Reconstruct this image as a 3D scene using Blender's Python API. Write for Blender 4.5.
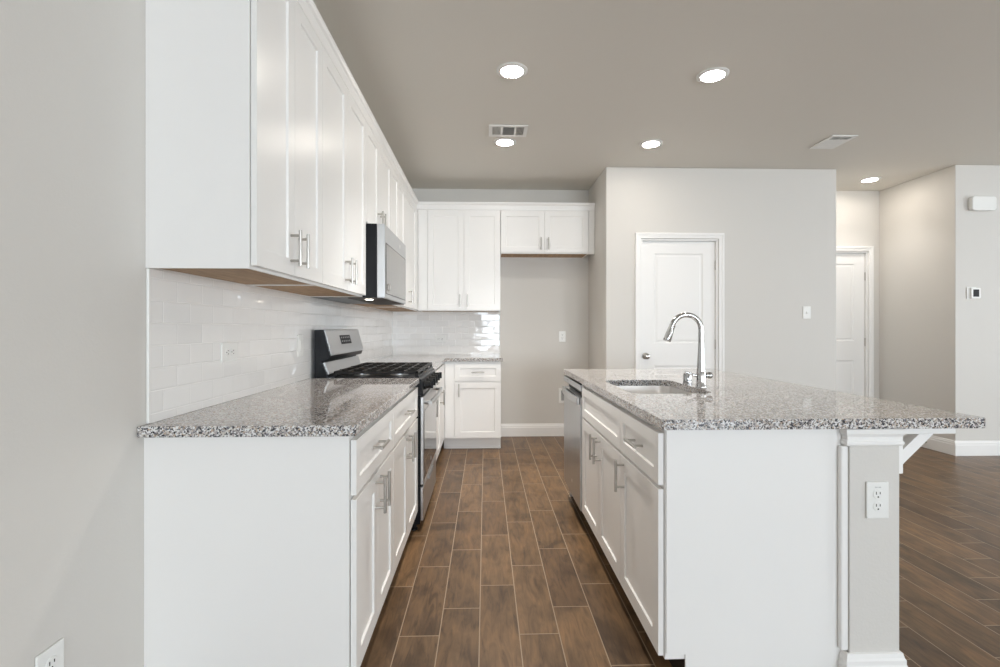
import bpy, bmesh, math
from mathutils import Vector, Matrix

for o in list(bpy.data.objects):
    bpy.data.objects.remove(o, do_unlink=True)
SC = bpy.context.scene
COL = SC.collection
PI = math.pi

# ------------------------------------------------------------------ camera
CAM_H = 1.1914
cam = bpy.data.cameras.new('camera')
cam.sensor_width = 36.0
cam.lens = 491.365 / 1000 * 36.0
cam.shift_y = -0.00499
cam.clip_start = 0.05
cam_o = bpy.data.objects.new('camera', cam)
cam_o.location = (0, 0, CAM_H)
cam_o.rotation_euler = (PI / 2, 0, -0.0297)
COL.objects.link(cam_o)
SC.camera = cam_o

# ------------------------------------------------------------------ world, exposure
w = bpy.data.worlds.new('world')
SC.world = w
w.use_nodes = True
w.node_tree.nodes['Background'].inputs[0].default_value = (0.80, 0.90, 1.0, 1)
w.node_tree.nodes['Background'].inputs[1].default_value = 1.0
SC.view_settings.view_transform = 'Standard'
SC.view_settings.look = 'None'
SC.view_settings.gamma = 1
SC.view_settings.use_curve_mapping = False
SC.view_settings.exposure = 0.33
SC.cycles.use_denoising = True
SC.cycles.max_bounces = 14
SC.cycles.diffuse_bounces = 10
SC.cycles.glossy_bounces = 5
SC.cycles.caustics_reflective = False
SC.cycles.caustics_refractive = False
SC.cycles.sample_clamp_indirect = 4.0

# daylight entering through the windows of the living room behind the camera
REAR_Y, RIGHT_X = -8.5, 7.2
REAR_WINDOWS = [(-0.3, 1.5), (2.1, 3.9), (4.5, 6.3)]     # x spans, sill .5 head 2.3
SIDE_WINDOWS = [(-2.8, -0.8), (0.6, 2.4)]                # y spans on the right wall
DAY = (0.82, 0.915, 1.0)
SUN_SIDE = (0.88, 0.945, 1.0)
REAR_W, SIDE_W = 205.0, 100.0
CAN_STRENGTH = 80.0


def window_light(name, loc, rot, sx, sz, watts, col):
    l = bpy.data.lights.new(name, 'AREA')
    l.shape = 'RECTANGLE'
    l.size, l.size_y = sx, sz
    l.energy = watts
    l.color = col
    o = bpy.data.objects.new(name, l)
    o.location = loc
    o.rotation_euler = rot
    COL.objects.link(o)


for x0, x1 in REAR_WINDOWS:
    window_light('daylight', ((x0 + x1) / 2, REAR_Y - 0.22, 1.4), (PI / 2, 0, 0), x1 - x0, 1.8, REAR_W, DAY)
for y0, y1 in SIDE_WINDOWS:
    window_light('daylight', (RIGHT_X + 0.22, (y0 + y1) / 2, 1.4), (PI / 2, 0, PI / 2), y1 - y0, 1.8, SIDE_W, SUN_SIDE)


# ------------------------------------------------------------------ materials
def srgb(r, g, b):
    def f(c):
        c /= 255.0
        return c / 12.92 if c <= 0.04045 else ((c + 0.055) / 1.055) ** 2.4
    return (f(r), f(g), f(b), 1)


def mat(name, col, rough=0.5, metal=0.0, spec=0.5, emit=None, coat=0.0, bump=None):
    m = bpy.data.materials.new(name)
    m.use_nodes = True
    nt = m.node_tree
    p = nt.nodes['Principled BSDF']
    p.inputs['Base Color'].default_value = col
    p.inputs['Roughness'].default_value = rough
    p.inputs['Metallic'].default_value = metal
    p.inputs['Specular IOR Level'].default_value = spec
    p.inputs['Coat Weight'].default_value = coat
    if emit:
        p.inputs['Emission Color'].default_value = emit[0]
        p.inputs['Emission Strength'].default_value = emit[1]
    if bump:
        n = nt.nodes.new('ShaderNodeTexNoise')
        n.inputs['Scale'].default_value = bump[0]
        n.inputs['Detail'].default_value = 3
        g = nt.nodes.new('ShaderNodeNewGeometry')
        nt.links.new(g.outputs['Position'], n.inputs['Vector'])
        b = nt.nodes.new('ShaderNodeBump')
        b.inputs['Strength'].default_value = bump[1]
        b.inputs['Distance'].default_value = bump[2]
        nt.links.new(n.outputs['Fac'], b.inputs['Height'])
        nt.links.new(b.outputs['Normal'], p.inputs['Normal'])
    return m


M = {}
M['wall'] = mat('greige_wall_paint', srgb(214, 211, 206), 0.55, spec=0.3, bump=(120, 0.25, 0.002))
M['ceiling'] = mat('ceiling_paint', srgb(225, 222, 215), 0.7, spec=0.2, bump=(90, 0.3, 0.002))
M['cab'] = mat('white_cabinet_paint', srgb(241, 240, 238), 0.30, spec=0.45)
M['trim'] = mat('white_trim_paint', srgb(240, 239, 237), 0.4, spec=0.4)
M['plate'] = mat('white_plastic', srgb(236, 236, 233), 0.35)
M['slot'] = mat('dark_slot', srgb(52, 50, 48), 0.6)
M['mark'] = mat('grey_print', srgb(165, 165, 165), 0.6)
M['nickel'] = mat('brushed_nickel', (0.52, 0.50, 0.47, 1), 0.28, 1.0)
M['chrome'] = mat('chrome', (0.55, 0.55, 0.55, 1), 0.06, 1.0)
M['steel'] = mat('stainless_steel', (0.56, 0.57, 0.58, 1), 0.30, 1.0)
M['sinksteel'] = mat('sink_steel', (0.88, 0.87, 0.86, 1), 0.31, 1.0)
M['black'] = mat('black_enamel', (0.008, 0.009, 0.011, 1), 0.30, spec=0.18)
M['iron'] = mat('cast_iron', (0.014, 0.013, 0.012, 1), 0.38, spec=0.25)
M['rubber'] = mat('black_plastic', (0.008, 0.008, 0.008, 1), 0.4, spec=0.25)
M['glass'] = mat('dark_glass', (0.02, 0.02, 0.022, 1), 0.04, spec=0.6, coat=0.5)
M['mwglass'] = mat('microwave_glass', (0.25, 0.24, 0.23, 1), 0.10, 0.85)
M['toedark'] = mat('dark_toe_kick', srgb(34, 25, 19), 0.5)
M['duct'] = mat('vent_interior', srgb(92, 88, 84), 0.7)
M['can'] = mat('lamp_lens', (1, 1, 1, 1), 0.4, emit=((1.0, 0.92, 0.82, 1), CAN_STRENGTH))
M['hoodlamp'] = mat('hood_lamp_lens', (1, 1, 1, 1), 0.4, emit=((1.0, 0.93, 0.8, 1), 8.0))
M['screen'] = mat('grey_screen', srgb(50, 51, 53), 0.5, spec=0.15)


def nodes_of(name):
    m = bpy.data.materials.new(name)
    m.use_nodes = True
    nt = m.node_tree
    return m, nt, nt.nodes['Principled BSDF']


def math_node(nt, op, a, b=None, c=None):
    n = nt.nodes.new('ShaderNodeMath')
    n.operation = op
    for i, v in enumerate((a, b, c)):
        if v is None:
            continue
        if isinstance(v, (int, float)):
            n.inputs[i].default_value = v
        else:
            nt.links.new(v, n.inputs[i])
    return n.outputs[0]


def mix_col(nt, fac, a, b, blend='MIX'):
    n = nt.nodes.new('ShaderNodeMix')
    n.data_type = 'RGBA'
    n.blend_type = blend
    for s, v in ((n.inputs['Factor'], fac), (n.inputs['A'], a), (n.inputs['B'], b)):
        if isinstance(v, (int, float, tuple)):
            s.default_value = v
        else:
            nt.links.new(v, s)
    return n.outputs['Result']


def ramp(nt, fac, stops, interp='LINEAR'):
    n = nt.nodes.new('ShaderNodeValToRGB')
    cr = n.color_ramp
    cr.interpolation = interp
    while len(cr.elements) < len(stops):
        cr.elements.new(0.5)
    for e, (p, c) in zip(cr.elements, stops):
        e.position = p
        e.color = c
    nt.links.new(fac, n.inputs[0])
    return n.outputs['Color']


def combine(nt, x, y, z=0.0):
    n = nt.nodes.new('ShaderNodeCombineXYZ')
    for i, v in enumerate((x, y, z)):
        if isinstance(v, (int, float)):
            n.inputs[i].default_value = v
        else:
            nt.links.new(v, n.inputs[i])
    return n.outputs[0]


def position(nt):
    g = nt.nodes.new('ShaderNodeNewGeometry')
    s = nt.nodes.new('ShaderNodeSeparateXYZ')
    nt.links.new(g.outputs['Position'], s.inputs[0])
    return g.outputs['Position'], s.outputs[0], s.outputs[1], s.outputs[2]


def noise(nt, vec, scale, detail=4, rough=0.55, dist=0.0):
    n = nt.nodes.new('ShaderNodeTexNoise')
    n.inputs['Scale'].default_value = scale
    n.inputs['Detail'].default_value = detail
    n.inputs['Roughness'].default_value = rough
    n.inputs['Distortion'].default_value = dist
    nt.links.new(vec, n.inputs['Vector'])
    return n.outputs['Fac']


def make_floor_mat():
    m, nt, p = nodes_of('wood_look_plank_tile')
    pos, x, y, z = position(nt)
    W, L = 0.1555, 0.555
    cx = math_node(nt, 'DIVIDE', math_node(nt, 'ADD', x, 0.023), W)
    col = math_node(nt, 'FLOOR', cx)
    step = math_node(nt, 'MULTIPLY', math_node(nt, 'FLOORED_MODULO', math_node(nt, 'ADD', col, 2.0), 3.0), 0.184)
    py = math_node(nt, 'DIVIDE', math_node(nt, 'SUBTRACT', math_node(nt, 'SUBTRACT', y, step), 1.912), L)
    row = math_node(nt, 'FLOOR', py)
    fx = math_node(nt, 'FRACT', cx)
    fy = math_node(nt, 'FRACT', py)
    ex = math_node(nt, 'MULTIPLY', math_node(nt, 'MINIMUM', fx, math_node(nt, 'SUBTRACT', 1.0, fx)), W)
    ey = math_node(nt, 'MULTIPLY', math_node(nt, 'MINIMUM', fy, math_node(nt, 'SUBTRACT', 1.0, fy)), L)
    edge = math_node(nt, 'MINIMUM', ex, ey)
    grout = math_node(nt, 'LESS_THAN', edge, 0.0021)
    wn = nt.nodes.new('ShaderNodeTexWhiteNoise')
    wn.noise_dimensions = '2D'
    nt.links.new(combine(nt, col, row), wn.inputs['Vector'])
    rnd = wn.outputs['Value']
    # grain runs along the plank, shifted for each plank
    gv = combine(nt, math_node(nt, 'ADD', math_node(nt, 'MULTIPLY', x, 34.0), math_node(nt, 'MULTIPLY', rnd, 50.0)),
                 math_node(nt, 'MULTIPLY', y, 5.0), math_node(nt, 'MULTIPLY', rnd, 31.0))
    grain = noise(nt, gv, 1.0, 6, 0.65, 1.4)
    pv = combine(nt, math_node(nt, 'ADD', math_node(nt, 'MULTIPLY', x, 7.0), math_node(nt, 'MULTIPLY', rnd, 17.0)),
                 math_node(nt, 'MULTIPLY', y, 4.0), math_node(nt, 'MULTIPLY', rnd, 9.0))
    patch = noise(nt, pv, 1.0, 3, 0.5, 0.6)
    base = ramp(nt, rnd, [(0.0, srgb(94, 72, 51)), (0.5, srgb(104, 81, 57)), (1.0, srgb(115, 90, 64))])
    c1 = mix_col(nt, 1.0, base, ramp(nt, grain, [(0.30, (0.54, 0.52, 0.50, 1)), (0.5, (1, 1, 1, 1)), (0.72, (1.42, 1.38, 1.32, 1))]), 'MULTIPLY')
    c2 = mix_col(nt, 1.0, c1, ramp(nt, patch, [(0.30, (0.60, 0.58, 0.57, 1)), (0.48, (1, 1, 1, 1)), (0.72, (1.30, 1.27, 1.23, 1))]), 'MULTIPLY')
    c3 = mix_col(nt, grout, c2, srgb(160, 141, 119))
    nt.links.new(c3, p.inputs['Base Color'])
    rr = math_node(nt, 'ADD', 0.30, math_node(nt, 'MULTIPLY', grain, 0.16))
    nt.links.new(rr, p.inputs['Roughness'])
    p.inputs['Specular IOR Level'].default_value = 0.4
    b = nt.nodes.new('ShaderNodeBump')
    b.inputs['Strength'].default_value = 0.35
    b.inputs['Distance'].default_value = 0.002
    h = math_node(nt, 'SUBTRACT', math_node(nt, 'MULTIPLY', grain, 0.5), grout)
    nt.links.new(h, b.inputs['Height'])
    nt.links.new(b.outputs['Normal'], p.inputs['Normal'])
    return m


def make_granite():
    m, nt, p = nodes_of('speckled_granite')
    pos, x, y, z = position(nt)
    nv = nt.nodes.new('ShaderNodeTexNoise')
    nv.inputs['Scale'].default_value = 220
    nt.links.new(pos, nv.inputs['Vector'])
    off = nt.nodes.new('ShaderNodeVectorMath')
    off.operation = 'MULTIPLY_ADD'
    nt.links.new(nv.outputs['Color'], off.inputs[0])
    off.inputs[1].default_value = (0.003, 0.003, 0.003)
    nt.links.new(pos, off.inputs[2])

    def cells(scale):
        v = nt.nodes.new('ShaderNodeTexVoronoi')
        v.inputs['Scale'].default_value = scale
        nt.links.new(off.outputs[0], v.inputs['Vector'])
        s = nt.nodes.new('ShaderNodeSeparateColor')
        nt.links.new(v.outputs['Color'], s.inputs[0])
        return s.outputs[0]
    big = ramp(nt, cells(215), [(0.0, srgb(224, 224, 224)), (0.32, srgb(197, 190, 183)), (0.50, srgb(162, 157, 156)),
                               (0.67, srgb(178, 160, 144)), (0.76, srgb(112, 112, 118)), (0.87, srgb(56, 58, 64))], 'CONSTANT')
    small = cells(330)
    dark = math_node(nt, 'GREATER_THAN', small, 0.88)
    c = mix_col(nt, dark, big, srgb(66, 62, 62))
    nt.links.new(c, p.inputs['Base Color'])
    p.inputs['Roughness'].default_value = 0.035
    p.inputs['Specular IOR Level'].default_value = 0.8
    return m


def make_tile(axis, o_a, name):
    m, nt, p = nodes_of(name)
    pos, x, y, z = position(nt)
    a = y if axis == 'y' else x
    W, H = 0.1425, 0.0693
    rz = math_node(nt, 'DIVIDE', math_node(nt, 'SUBTRACT', z, 0.931), H)
    row = math_node(nt, 'FLOOR', rz)
    odd = math_node(nt, 'FLOORED_MODULO', row, 2.0)
    ca = math_node(nt, 'ADD', math_node(nt, 'DIVIDE', math_node(nt, 'SUBTRACT', a, o_a), W), math_node(nt, 'MULTIPLY', odd, 0.5))
    col = math_node(nt, 'FLOOR', ca)
    fa, fz = math_node(nt, 'FRACT', ca), math_node(nt, 'FRACT', rz)
    ea = math_node(nt, 'MULTIPLY', math_node(nt, 'MINIMUM', fa, math_node(nt, 'SUBTRACT', 1.0, fa)), W)
    ez = math_node(nt, 'MULTIPLY', math_node(nt, 'MINIMUM', fz, math_node(nt, 'SUBTRACT', 1.0, fz)), H)
    ed = math_node(nt, 'MINIMUM', ea, ez)
    mr = nt.nodes.new('ShaderNodeMapRange')
    mr.interpolation_type = 'SMOOTHSTEP'
    mr.inputs['From Min'].default_value = 0.0008
    mr.inputs['From Max'].default_value = 0.0030
    nt.links.new(ed, mr.inputs['Value'])
    face = mr.outputs['Result']
    wn = nt.nodes.new('ShaderNodeTexWhiteNoise')
    wn.noise_dimensions = '2D'
    nt.links.new(combine(nt, col, row), wn.inputs['Vector'])
    sc = nt.nodes.new('ShaderNodeSeparateColor')
    nt.links.new(wn.outputs['Color'], sc.inputs[0])
    tint = mix_col(nt, sc.outputs[2], srgb(236, 235, 233), srgb(242, 241, 239))
    nt.links.new(mix_col(nt, face, srgb(252, 251, 249), tint), p.inputs['Base Color'])
    p.inputs['Roughness'].default_value = 0.08
    # every tile is set with its own slight tilt and has a soft pillowed edge
    ta = math_node(nt, 'MULTIPLY', math_node(nt, 'MULTIPLY', math_node(nt, 'SUBTRACT', sc.outputs[0], 0.5), fa), W * 0.028)
    tz = math_node(nt, 'MULTIPLY', math_node(nt, 'MULTIPLY', math_node(nt, 'SUBTRACT', sc.outputs[1], 0.5), fz), H * 0.05)
    wav = math_node(nt, 'MULTIPLY', noise(nt, pos, 16.0, 2, 0.4), 0.0011)
    h = math_node(nt, 'ADD', math_node(nt, 'ADD', ta, tz), math_node(nt, 'ADD', wav, math_node(nt, 'MULTIPLY', face, 0.0008)))
    b = nt.nodes.new('ShaderNodeBump')
    b.inputs['Strength'].default_value = 1.0
    b.inputs['Distance'].default_value = 1.0
    nt.links.new(h, b.inputs['Height'])
    nt.links.new(b.outputs['Normal'], p.inputs['Normal'])
    return m


def make_plywood():
    m, nt, p = nodes_of('natural_plywood')
    pos, x, y, z = position(nt)
    g = noise(nt, combine(nt, math_node(nt, 'MULTIPLY', x, 40.0), math_node(nt, 'MULTIPLY', y, 5.0), 0.0), 1.0, 5, 0.6, 0.5)
    nt.links.new(ramp(nt, g, [(0.3, srgb(150, 120, 88)), (0.7, srgb(184, 152, 116))]), p.inputs['Base Color'])
    p.inputs['Roughness'].default_value = 0.6
    return m


def make_pane():
    m = bpy.data.materials.new('window_glass')
    m.use_nodes = True
    nt = m.node_tree
    nt.nodes.clear()
    out = nt.nodes.new('ShaderNodeOutputMaterial')
    t = nt.nodes.new('ShaderNodeBsdfTransparent')
    g = nt.nodes.new('ShaderNodeBsdfGlossy')
    g.inputs['Roughness'].default_value = 0.02
    mx = nt.nodes.new('ShaderNodeMixShader')
    mx.inputs[0].default_value = 0.06
    nt.links.new(t.outputs[0], mx.inputs[1])
    nt.links.new(g.outputs[0], mx.inputs[2])
    nt.links.new(mx.outputs[0], out.inputs[0])
    return m


M['floor'] = make_floor_mat()
M['granite'] = make_granite()
M['tile_left'] = make_tile('y', 1.583, 'subway_tile_left')
M['tile_back'] = make_tile('x', -0.97, 'subway_tile_back')
M['ply'] = make_plywood()
M['pane'] = make_pane()


# ------------------------------------------------------------------ mesh helpers
def T_id(a, b, z):
    return (a, b, z)


class B:
    """collects shapes given in (a, b, z) and mapped to the world by T"""
    def __init__(self, T=T_id):
        self.bm = bmesh.new()
        self.T = T

    def _add(self, tmp):
        bmesh.ops.recalc_face_normals(tmp, faces=tmp.faces)
        me = bpy.data.meshes.new('tmp')
        tmp.to_mesh(me)
        tmp.free()
        self.bm.from_mesh(me)
        bpy.data.meshes.remove(me)

    def _map(self, tmp):
        for v in tmp.verts:
            v.co = Vector(self.T(*v.co))
        self._add(tmp)

    def box(self, a0, a1, b0, b1, z0, z1, bev=0.0, seg=2):
        t = bmesh.new()
        bmesh.ops.create_cube(t, size=1.0)
        for v in t.verts:
            v.co = Vector(((a0 + a1) / 2 + v.co.x * (a1 - a0), (b0 + b1) / 2 + v.co.y * (b1 - b0), (z0 + z1) / 2 + v.co.z * (z1 - z0)))
        if bev:
            bmesh.ops.bevel(t, geom=list(t.edges), offset=bev, segments=seg, profile=0.5, affect='EDGES', clamp_overlap=True)
        self._map(t)
        return self

    def prism(self, poly, axis, c0, c1, bev=0.0):
        """poly: 2-D points; axis 'a': (b,z), 'b': (a,z), 'z': (a,b)"""
        t = bmesh.new()

        def P(p, c):
            return {'a': (c, p[0], p[1]), 'b': (p[0], c, p[1]), 'z': (p[0], p[1], c)}[axis]
        v0 = [t.verts.new(P(p, c0)) for p in poly]
        v1 = [t.verts.new(P(p, c1)) for p in poly]
        t.faces.new(v0)
        t.faces.new(list(reversed(v1)))
        n = len(poly)
        for i in range(n):
            t.faces.new((v0[i], v1[i], v1[(i + 1) % n], v0[(i + 1) % n]))
        bmesh.ops.recalc_face_normals(t, faces=t.faces)
        if bev:
            es = [e for e in t.edges if len(e.link_faces) == 2 and e.calc_face_angle(0) > 0.6]
            bmesh.ops.bevel(t, geom=es, offset=bev, segments=2, profile=0.5, affect='EDGES', clamp_overlap=True)
        self._map(t)
        return self

    def plate(self, outer, holes, axis, c0, c1, bev=0.0):
        """flat slab with holes"""
        t = bmesh.new()

        def P(p, c):
            return {'a': (c, p[0], p[1]), 'b': (p[0], c, p[1]), 'z': (p[0], p[1], c)}[axis]
        es = []
        for loop in [outer] + holes:
            vs = [t.verts.new(P(p, c0)) for p in loop]
            for i in range(len(vs)):
                es.append(t.edges.new((vs[i], vs[(i + 1) % len(vs)])))
        r = bmesh.ops.triangle_fill(t, use_beauty=True, use_dissolve=False, edges=es)
        fs = [f for f in r['geom'] if isinstance(f, bmesh.types.BMFace)]
        ext = bmesh.ops.extrude_face_region(t, geom=fs)
        d = {'a': (c1 - c0, 0, 0), 'b': (0, c1 - c0, 0), 'z': (0, 0, c1 - c0)}[axis]
        bmesh.ops.translate(t, verts=[v for v in ext['geom'] if isinstance(v, bmesh.types.BMVert)], vec=d)
        bmesh.ops.recalc_face_normals(t, faces=t.faces)
        if bev:
            es = [e for e in t.edges if len(e.link_faces) == 2 and e.calc_face_angle(0) > 1.2]
            bmesh.ops.bevel(t, geom=es, offset=bev, segments=2, profile=0.5, affect='EDGES', clamp_overlap=True)
        self._map(t)
        return self

    def tray(self, a0, a1, b0, b1, z0, z1, wall=0.018, floor=0.018, up=True):
        """box hollowed out from its top (up) or from its bottom"""
        t = bmesh.new()

        def ring(i, z):
            return [t.verts.new(p) for p in ((a0 + i, b0 + i, z), (a1 - i, b0 + i, z), (a1 - i, b1 - i, z), (a0 + i, b1 - i, z))]
        zo, zc, zi = (z1, z0, z0 + floor) if up else (z0, z1, z1 - floor)
        R = [ring(0, zc), ring(0, zo), ring(wall, zo), ring(wall, zi)]
        t.faces.new(R[0])
        t.faces.new(R[3])
        for k in range(3):
            for i in range(4):
                j = (i + 1) % 4
                t.faces.new((R[k][i], R[k][j], R[k + 1][j], R[k + 1][i]))
        self._map(t)
        return self

    def panelled(self, a0, a1, z0, z1, b0, b1, stile, recs, rec=0.007, slope=0.003, raised=None, bev=0.0015):
        """door leaf: flat frame around recessed panels (zlo, zhi) on its front b1"""
        t = bmesh.new()
        A = [a0, a0 + stile, a1 - stile, a1]
        Z = [z0]
        cell = []
        for lo, hi in recs:
            Z += [lo, hi]
            cell += [False, True]
        Z.append(z1)
        cell.append(False)
        vv = {}

        def V(a, b, z):
            k = (round(a, 6), round(b, 6), round(z, 6))
            if k not in vv:
                vv[k] = t.verts.new((a, b, z))
            return vv[k]
        for r in range(len(Z) - 1):
            for c in range(3):
                x0, x1, y0, y1 = A[c], A[c + 1], Z[r], Z[r + 1]
                if c == 1 and cell[r]:
                    steps = [(0, b1), (slope, b1 - rec)]
                    if raised:
                        steps += [(slope + raised[0], b1 - rec), (slope + raised[0] + raised[1], b1 - rec + raised[2])]
                    loops = [[V(x0 + i, b, y0 + i), V(x1 - i, b, y0 + i), V(x1 - i, b, y1 - i), V(x0 + i, b, y1 - i)] for i, b in steps]
                    for q in range(len(loops) - 1):
                        for i in range(4):
                            j = (i + 1) % 4
                            t.faces.new((loops[q][i], loops[q][j], loops[q + 1][j], loops[q + 1][i]))
                    t.faces.new(loops[-1])
                else:
                    t.faces.new((V(x0, b1, y0), V(x1, b1, y0), V(x1, b1, y1), V(x0, b1, y1)))
        for r in range(len(Z) - 1):
            for a in (a0, a1):
                t.faces.new((V(a, b1, Z[r]), V(a, b1, Z[r + 1]), V(a, b0, Z[r + 1]), V(a, b0, Z[r])))
        for c in range(3):
            for z in (z0, z1):
                t.faces.new((V(A[c], b1, z), V(A[c + 1], b1, z), V(A[c + 1], b0, z), V(A[c], b0, z)))
        t.faces.new([V(a, b0, z0) for a in A] + [V(a1, b0, z) for z in Z[1:-1]] + [V(a, b0, z1) for a in reversed(A)] + [V(a0, b0, z) for z in reversed(Z[1:-1])])
        self._map(t)
        return self

    def tube(self, pts, rad, seg=14, caps=True):
        """round tube through 3-D points, rad a number or one radius per point"""
        t = bmesh.new()
        P = [Vector(p) for p in pts]
        R = rad if isinstance(rad, (list, tuple)) else [rad] * len(P)
        rings = []
        up = None
        for i, p in enumerate(P):
            d = (P[min(i + 1, len(P) - 1)] - P[max(i - 1, 0)])
            if d.length < 1e-9:
                d = Vector((0, 0, 1))
            d.normalize()
            if up is None:
                up = Vector((0, 0, 1)) if abs(d.z) < 0.9 else Vector((0, 1, 0))
            s = d.cross(up)
            s.normalize()
            up = s.cross(d)
            up.normalize()
            rings.append([t.verts.new(p + (s * math.cos(2 * PI * k / seg) + up * math.sin(2 * PI * k / seg)) * R[i]) for k in range(seg)])
        for a, b in zip(rings, rings[1:]):
            for k in range(seg):
                t.faces.new((a[k], a[(k + 1) % seg], b[(k + 1) % seg], b[k]))
        if caps:
            t.faces.new(rings[0])
            t.faces.new(list(reversed(rings[-1])))
        self._map(t)
        return self

    def lathe(self, c, axis, prof, seg=32):
        """prof: (radius, offset along axis) pairs; closed at both ends"""
        ax = Vector(axis).normalized()
        s = ax.cross(Vector((0, 0, 1)) if abs(ax.z) < 0.9 else Vector((1, 0, 0))).normalized()
        u = s.cross(ax)
        t = bmesh.new()
        rings = []
        for r, h in prof:
            o = Vector(c) + ax * h
            if r < 1e-6:
                rings.append([t.verts.new(o)])
            else:
                rings.append([t.verts.new(o + (s * math.cos(2 * PI * k / seg) + u * math.sin(2 * PI * k / seg)) * r) for k in range(seg)])
        for a, b in zip(rings, rings[1:]):
            for k in range(seg):
                j = (k + 1) % seg
                if len(a) == 1 and len(b) == 1:
                    continue
                if len(a) == 1:
                    t.faces.new((a[0], b[j], b[k]))
                elif len(b) == 1:
                    t.faces.new((a[k], a[j], b[0]))
                else:
                    t.faces.new((a[k], a[j], b[j], b[k]))
        if len(rings[0]) > 1:
            t.faces.new(rings[0])
        if len(rings[-1]) > 1:
            t.faces.new(list(reversed(rings[-1])))
        self._map(t)
        return self

    def grid_bridge(self, rings, caps=(True, True)):
        t = bmesh.new()
        R = [[t.verts.new(p) for p in r] for r in rings]
        n = len(R[0])
        for a, b in zip(R, R[1:]):
            for k in range(n):
                t.faces.new((a[k], a[(k + 1) % n], b[(k + 1) % n], b[k]))
        if caps[0]:
            t.faces.new(R[0])
        if caps[1]:
            t.faces.new(list(reversed(R[-1])))
        self._map(t)
        return self


def world_loc(o):
    l = Vector((0, 0, 0))
    while o is not None:
        l += o.location
        o = o.parent
    return l


def obj(name, b, m, parent=None, smooth=False, loc=None, label=None):
    me = bpy.data.meshes.new(name)
    off = world_loc(parent) if parent else Vector(loc or (0, 0, 0))
    if any(off):
        bmesh.ops.translate(b.bm, verts=b.bm.verts, vec=-off)
    if smooth:
        for f in b.bm.faces:
            f.smooth = True
        for e in b.bm.edges:
            if len(e.link_faces) == 2 and e.calc_face_angle(0) > 0.6:
                e.smooth = False
    b.bm.to_mesh(me)
    b.bm.free()
    me.materials.append(M[m])
    o = bpy.data.objects.new(name, me)
    COL.objects.link(o)
    if parent:
        o.parent = parent
    elif loc:
        o.location = loc
    if label:
        o['label'] = label
    return o


def tag(o, label, cat, group=None):
    o['label'] = label
    o['category'] = cat
    if group:
        o['group'] = group
    return o


def thing(name, loc, label, cat, group=None):
    o = bpy.data.objects.new(name, None)
    o.empty_display_size = 0.1
    o.location = loc
    COL.objects.link(o)
    return tag(o, label, cat, group)


def struct(name, b, m, smooth=False):
    o = obj(name, b, m, smooth=smooth)
    o['kind'] = 'structure'
    return o


def rrect(x0, x1, y0, y1, r, n=6):
    pts = []
    for cx, cy, a in ((x1 - r, y1 - r, 0), (x0 + r, y1 - r, 90), (x0 + r, y0 + r, 180), (x1 - r, y0 + r, 270)):
        for k in range(n + 1):
            t = math.radians(a + 90 * k / n)
            pts.append((cx + r * math.cos(t), cy + r * math.sin(t)))
    return pts


# ------------------------------------------------------------------ key dimensions
XW = -1.025          # left wall
YB = 5.426           # kitchen back wall
ZC = 2.729           # ceiling
XR, YP = 1.146, 4.64  # pantry box: return wall, front wall
XPR = 3.385          # right end of the pantry wall
YH = 5.367           # hall back wall
XQ, YQ = 4.406, 4.479  # hall side wall, living room wall
CT, CB = 0.903, 0.870  # countertop top, underside
G = 0.0006           # clearance between touching things


def TL(a, b, z):      # on the left wall: a along y, b out from the wall (+x)
    return (XW + b, a, z)


def TB(a, b, z):      # on the kitchen back wall: b out from the wall (-y)
    return (a, YB - b, z)


XI = 0.584 + 0.61     # back of island cabinets


def TI(a, b, z):      # island: a along y, b out towards -x
    return (XI - b, a, z)


def TP(a, b, z):      # pantry front wall
    return (a, YP - b, z)


def TH(a, b, z):
    return (a, YH - b, z)


def TQ(a, b, z):
    return (a, YQ - b, z)


# ------------------------------------------------------------------ room shell
struct('floor', B().box(-1.2, RIGHT_X + 0.15, REAR_Y - 0.15, 5.6, -0.08, 0.0), 'floor')
struct('ceiling', B().box(-1.2, RIGHT_X + 0.15, REAR_Y - 0.15, 5.6, ZC, ZC + 0.08), 'ceiling')
struct('wall_left', B().box(XW - 0.12, XW, REAR_Y - 0.15, 5.55, G, ZC - G), 'wall')
struct('wall_back', B().box(XW + G, XR - G, YB, YB + 0.12, G, ZC - G), 'wall')
# pantry walls (with the door opening)
PD0, PD1, PDT = 1.480, 2.226, 2.047
struct('wall_pantry', B().prism([(XR, 0.0), (PD0, 0.0), (PD0, PDT), (PD1, PDT), (PD1, 0.0), (XPR, 0.0), (XPR, ZC - G), (XR, ZC - G)],
                                'b', YP, YP + 0.115, 0.008), 'wall')
struct('wall_alcove', B().box(XR, XR + 0.115, YP + 0.115 + G, 5.55, 0, ZC - G), 'wall')
struct('wall_passage', B().box(XPR - 0.115, XPR, YP + 0.115 + G, 5.55, 0, ZC - G), 'wall')
HD0, HD1, HDT = 3.46, 4.272, 2.052
struct('wall_hall', B().prism([(XPR + G, 0.0), (HD0, 0.0), (HD0, HDT), (HD1, HDT), (HD1, 0.0), (XQ - G, 0.0), (XQ - G, ZC - G), (XPR + G, ZC - G)],
                              'b', YH, YH + 0.115), 'wall')
struct('wall_right', B().prism([(XQ, 5.55), (XQ, YQ), (RIGHT_X, YQ), (RIGHT_X, YQ + 0.12), (XQ + 0.12, YQ + 0.12), (XQ + 0.12, 5.55)], 'z', 0, ZC - G, 0.006), 'wall')
struct('wall_rear', B().plate([(XW, G), (RIGHT_X, G), (RIGHT_X, ZC - G), (XW, ZC - G)],
                              [[(a, 0.5), (b, 0.5), (b, 2.3), (a, 2.3)] for a, b in REAR_WINDOWS], 'b', REAR_Y - 0.15, REAR_Y), 'wall')
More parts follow.
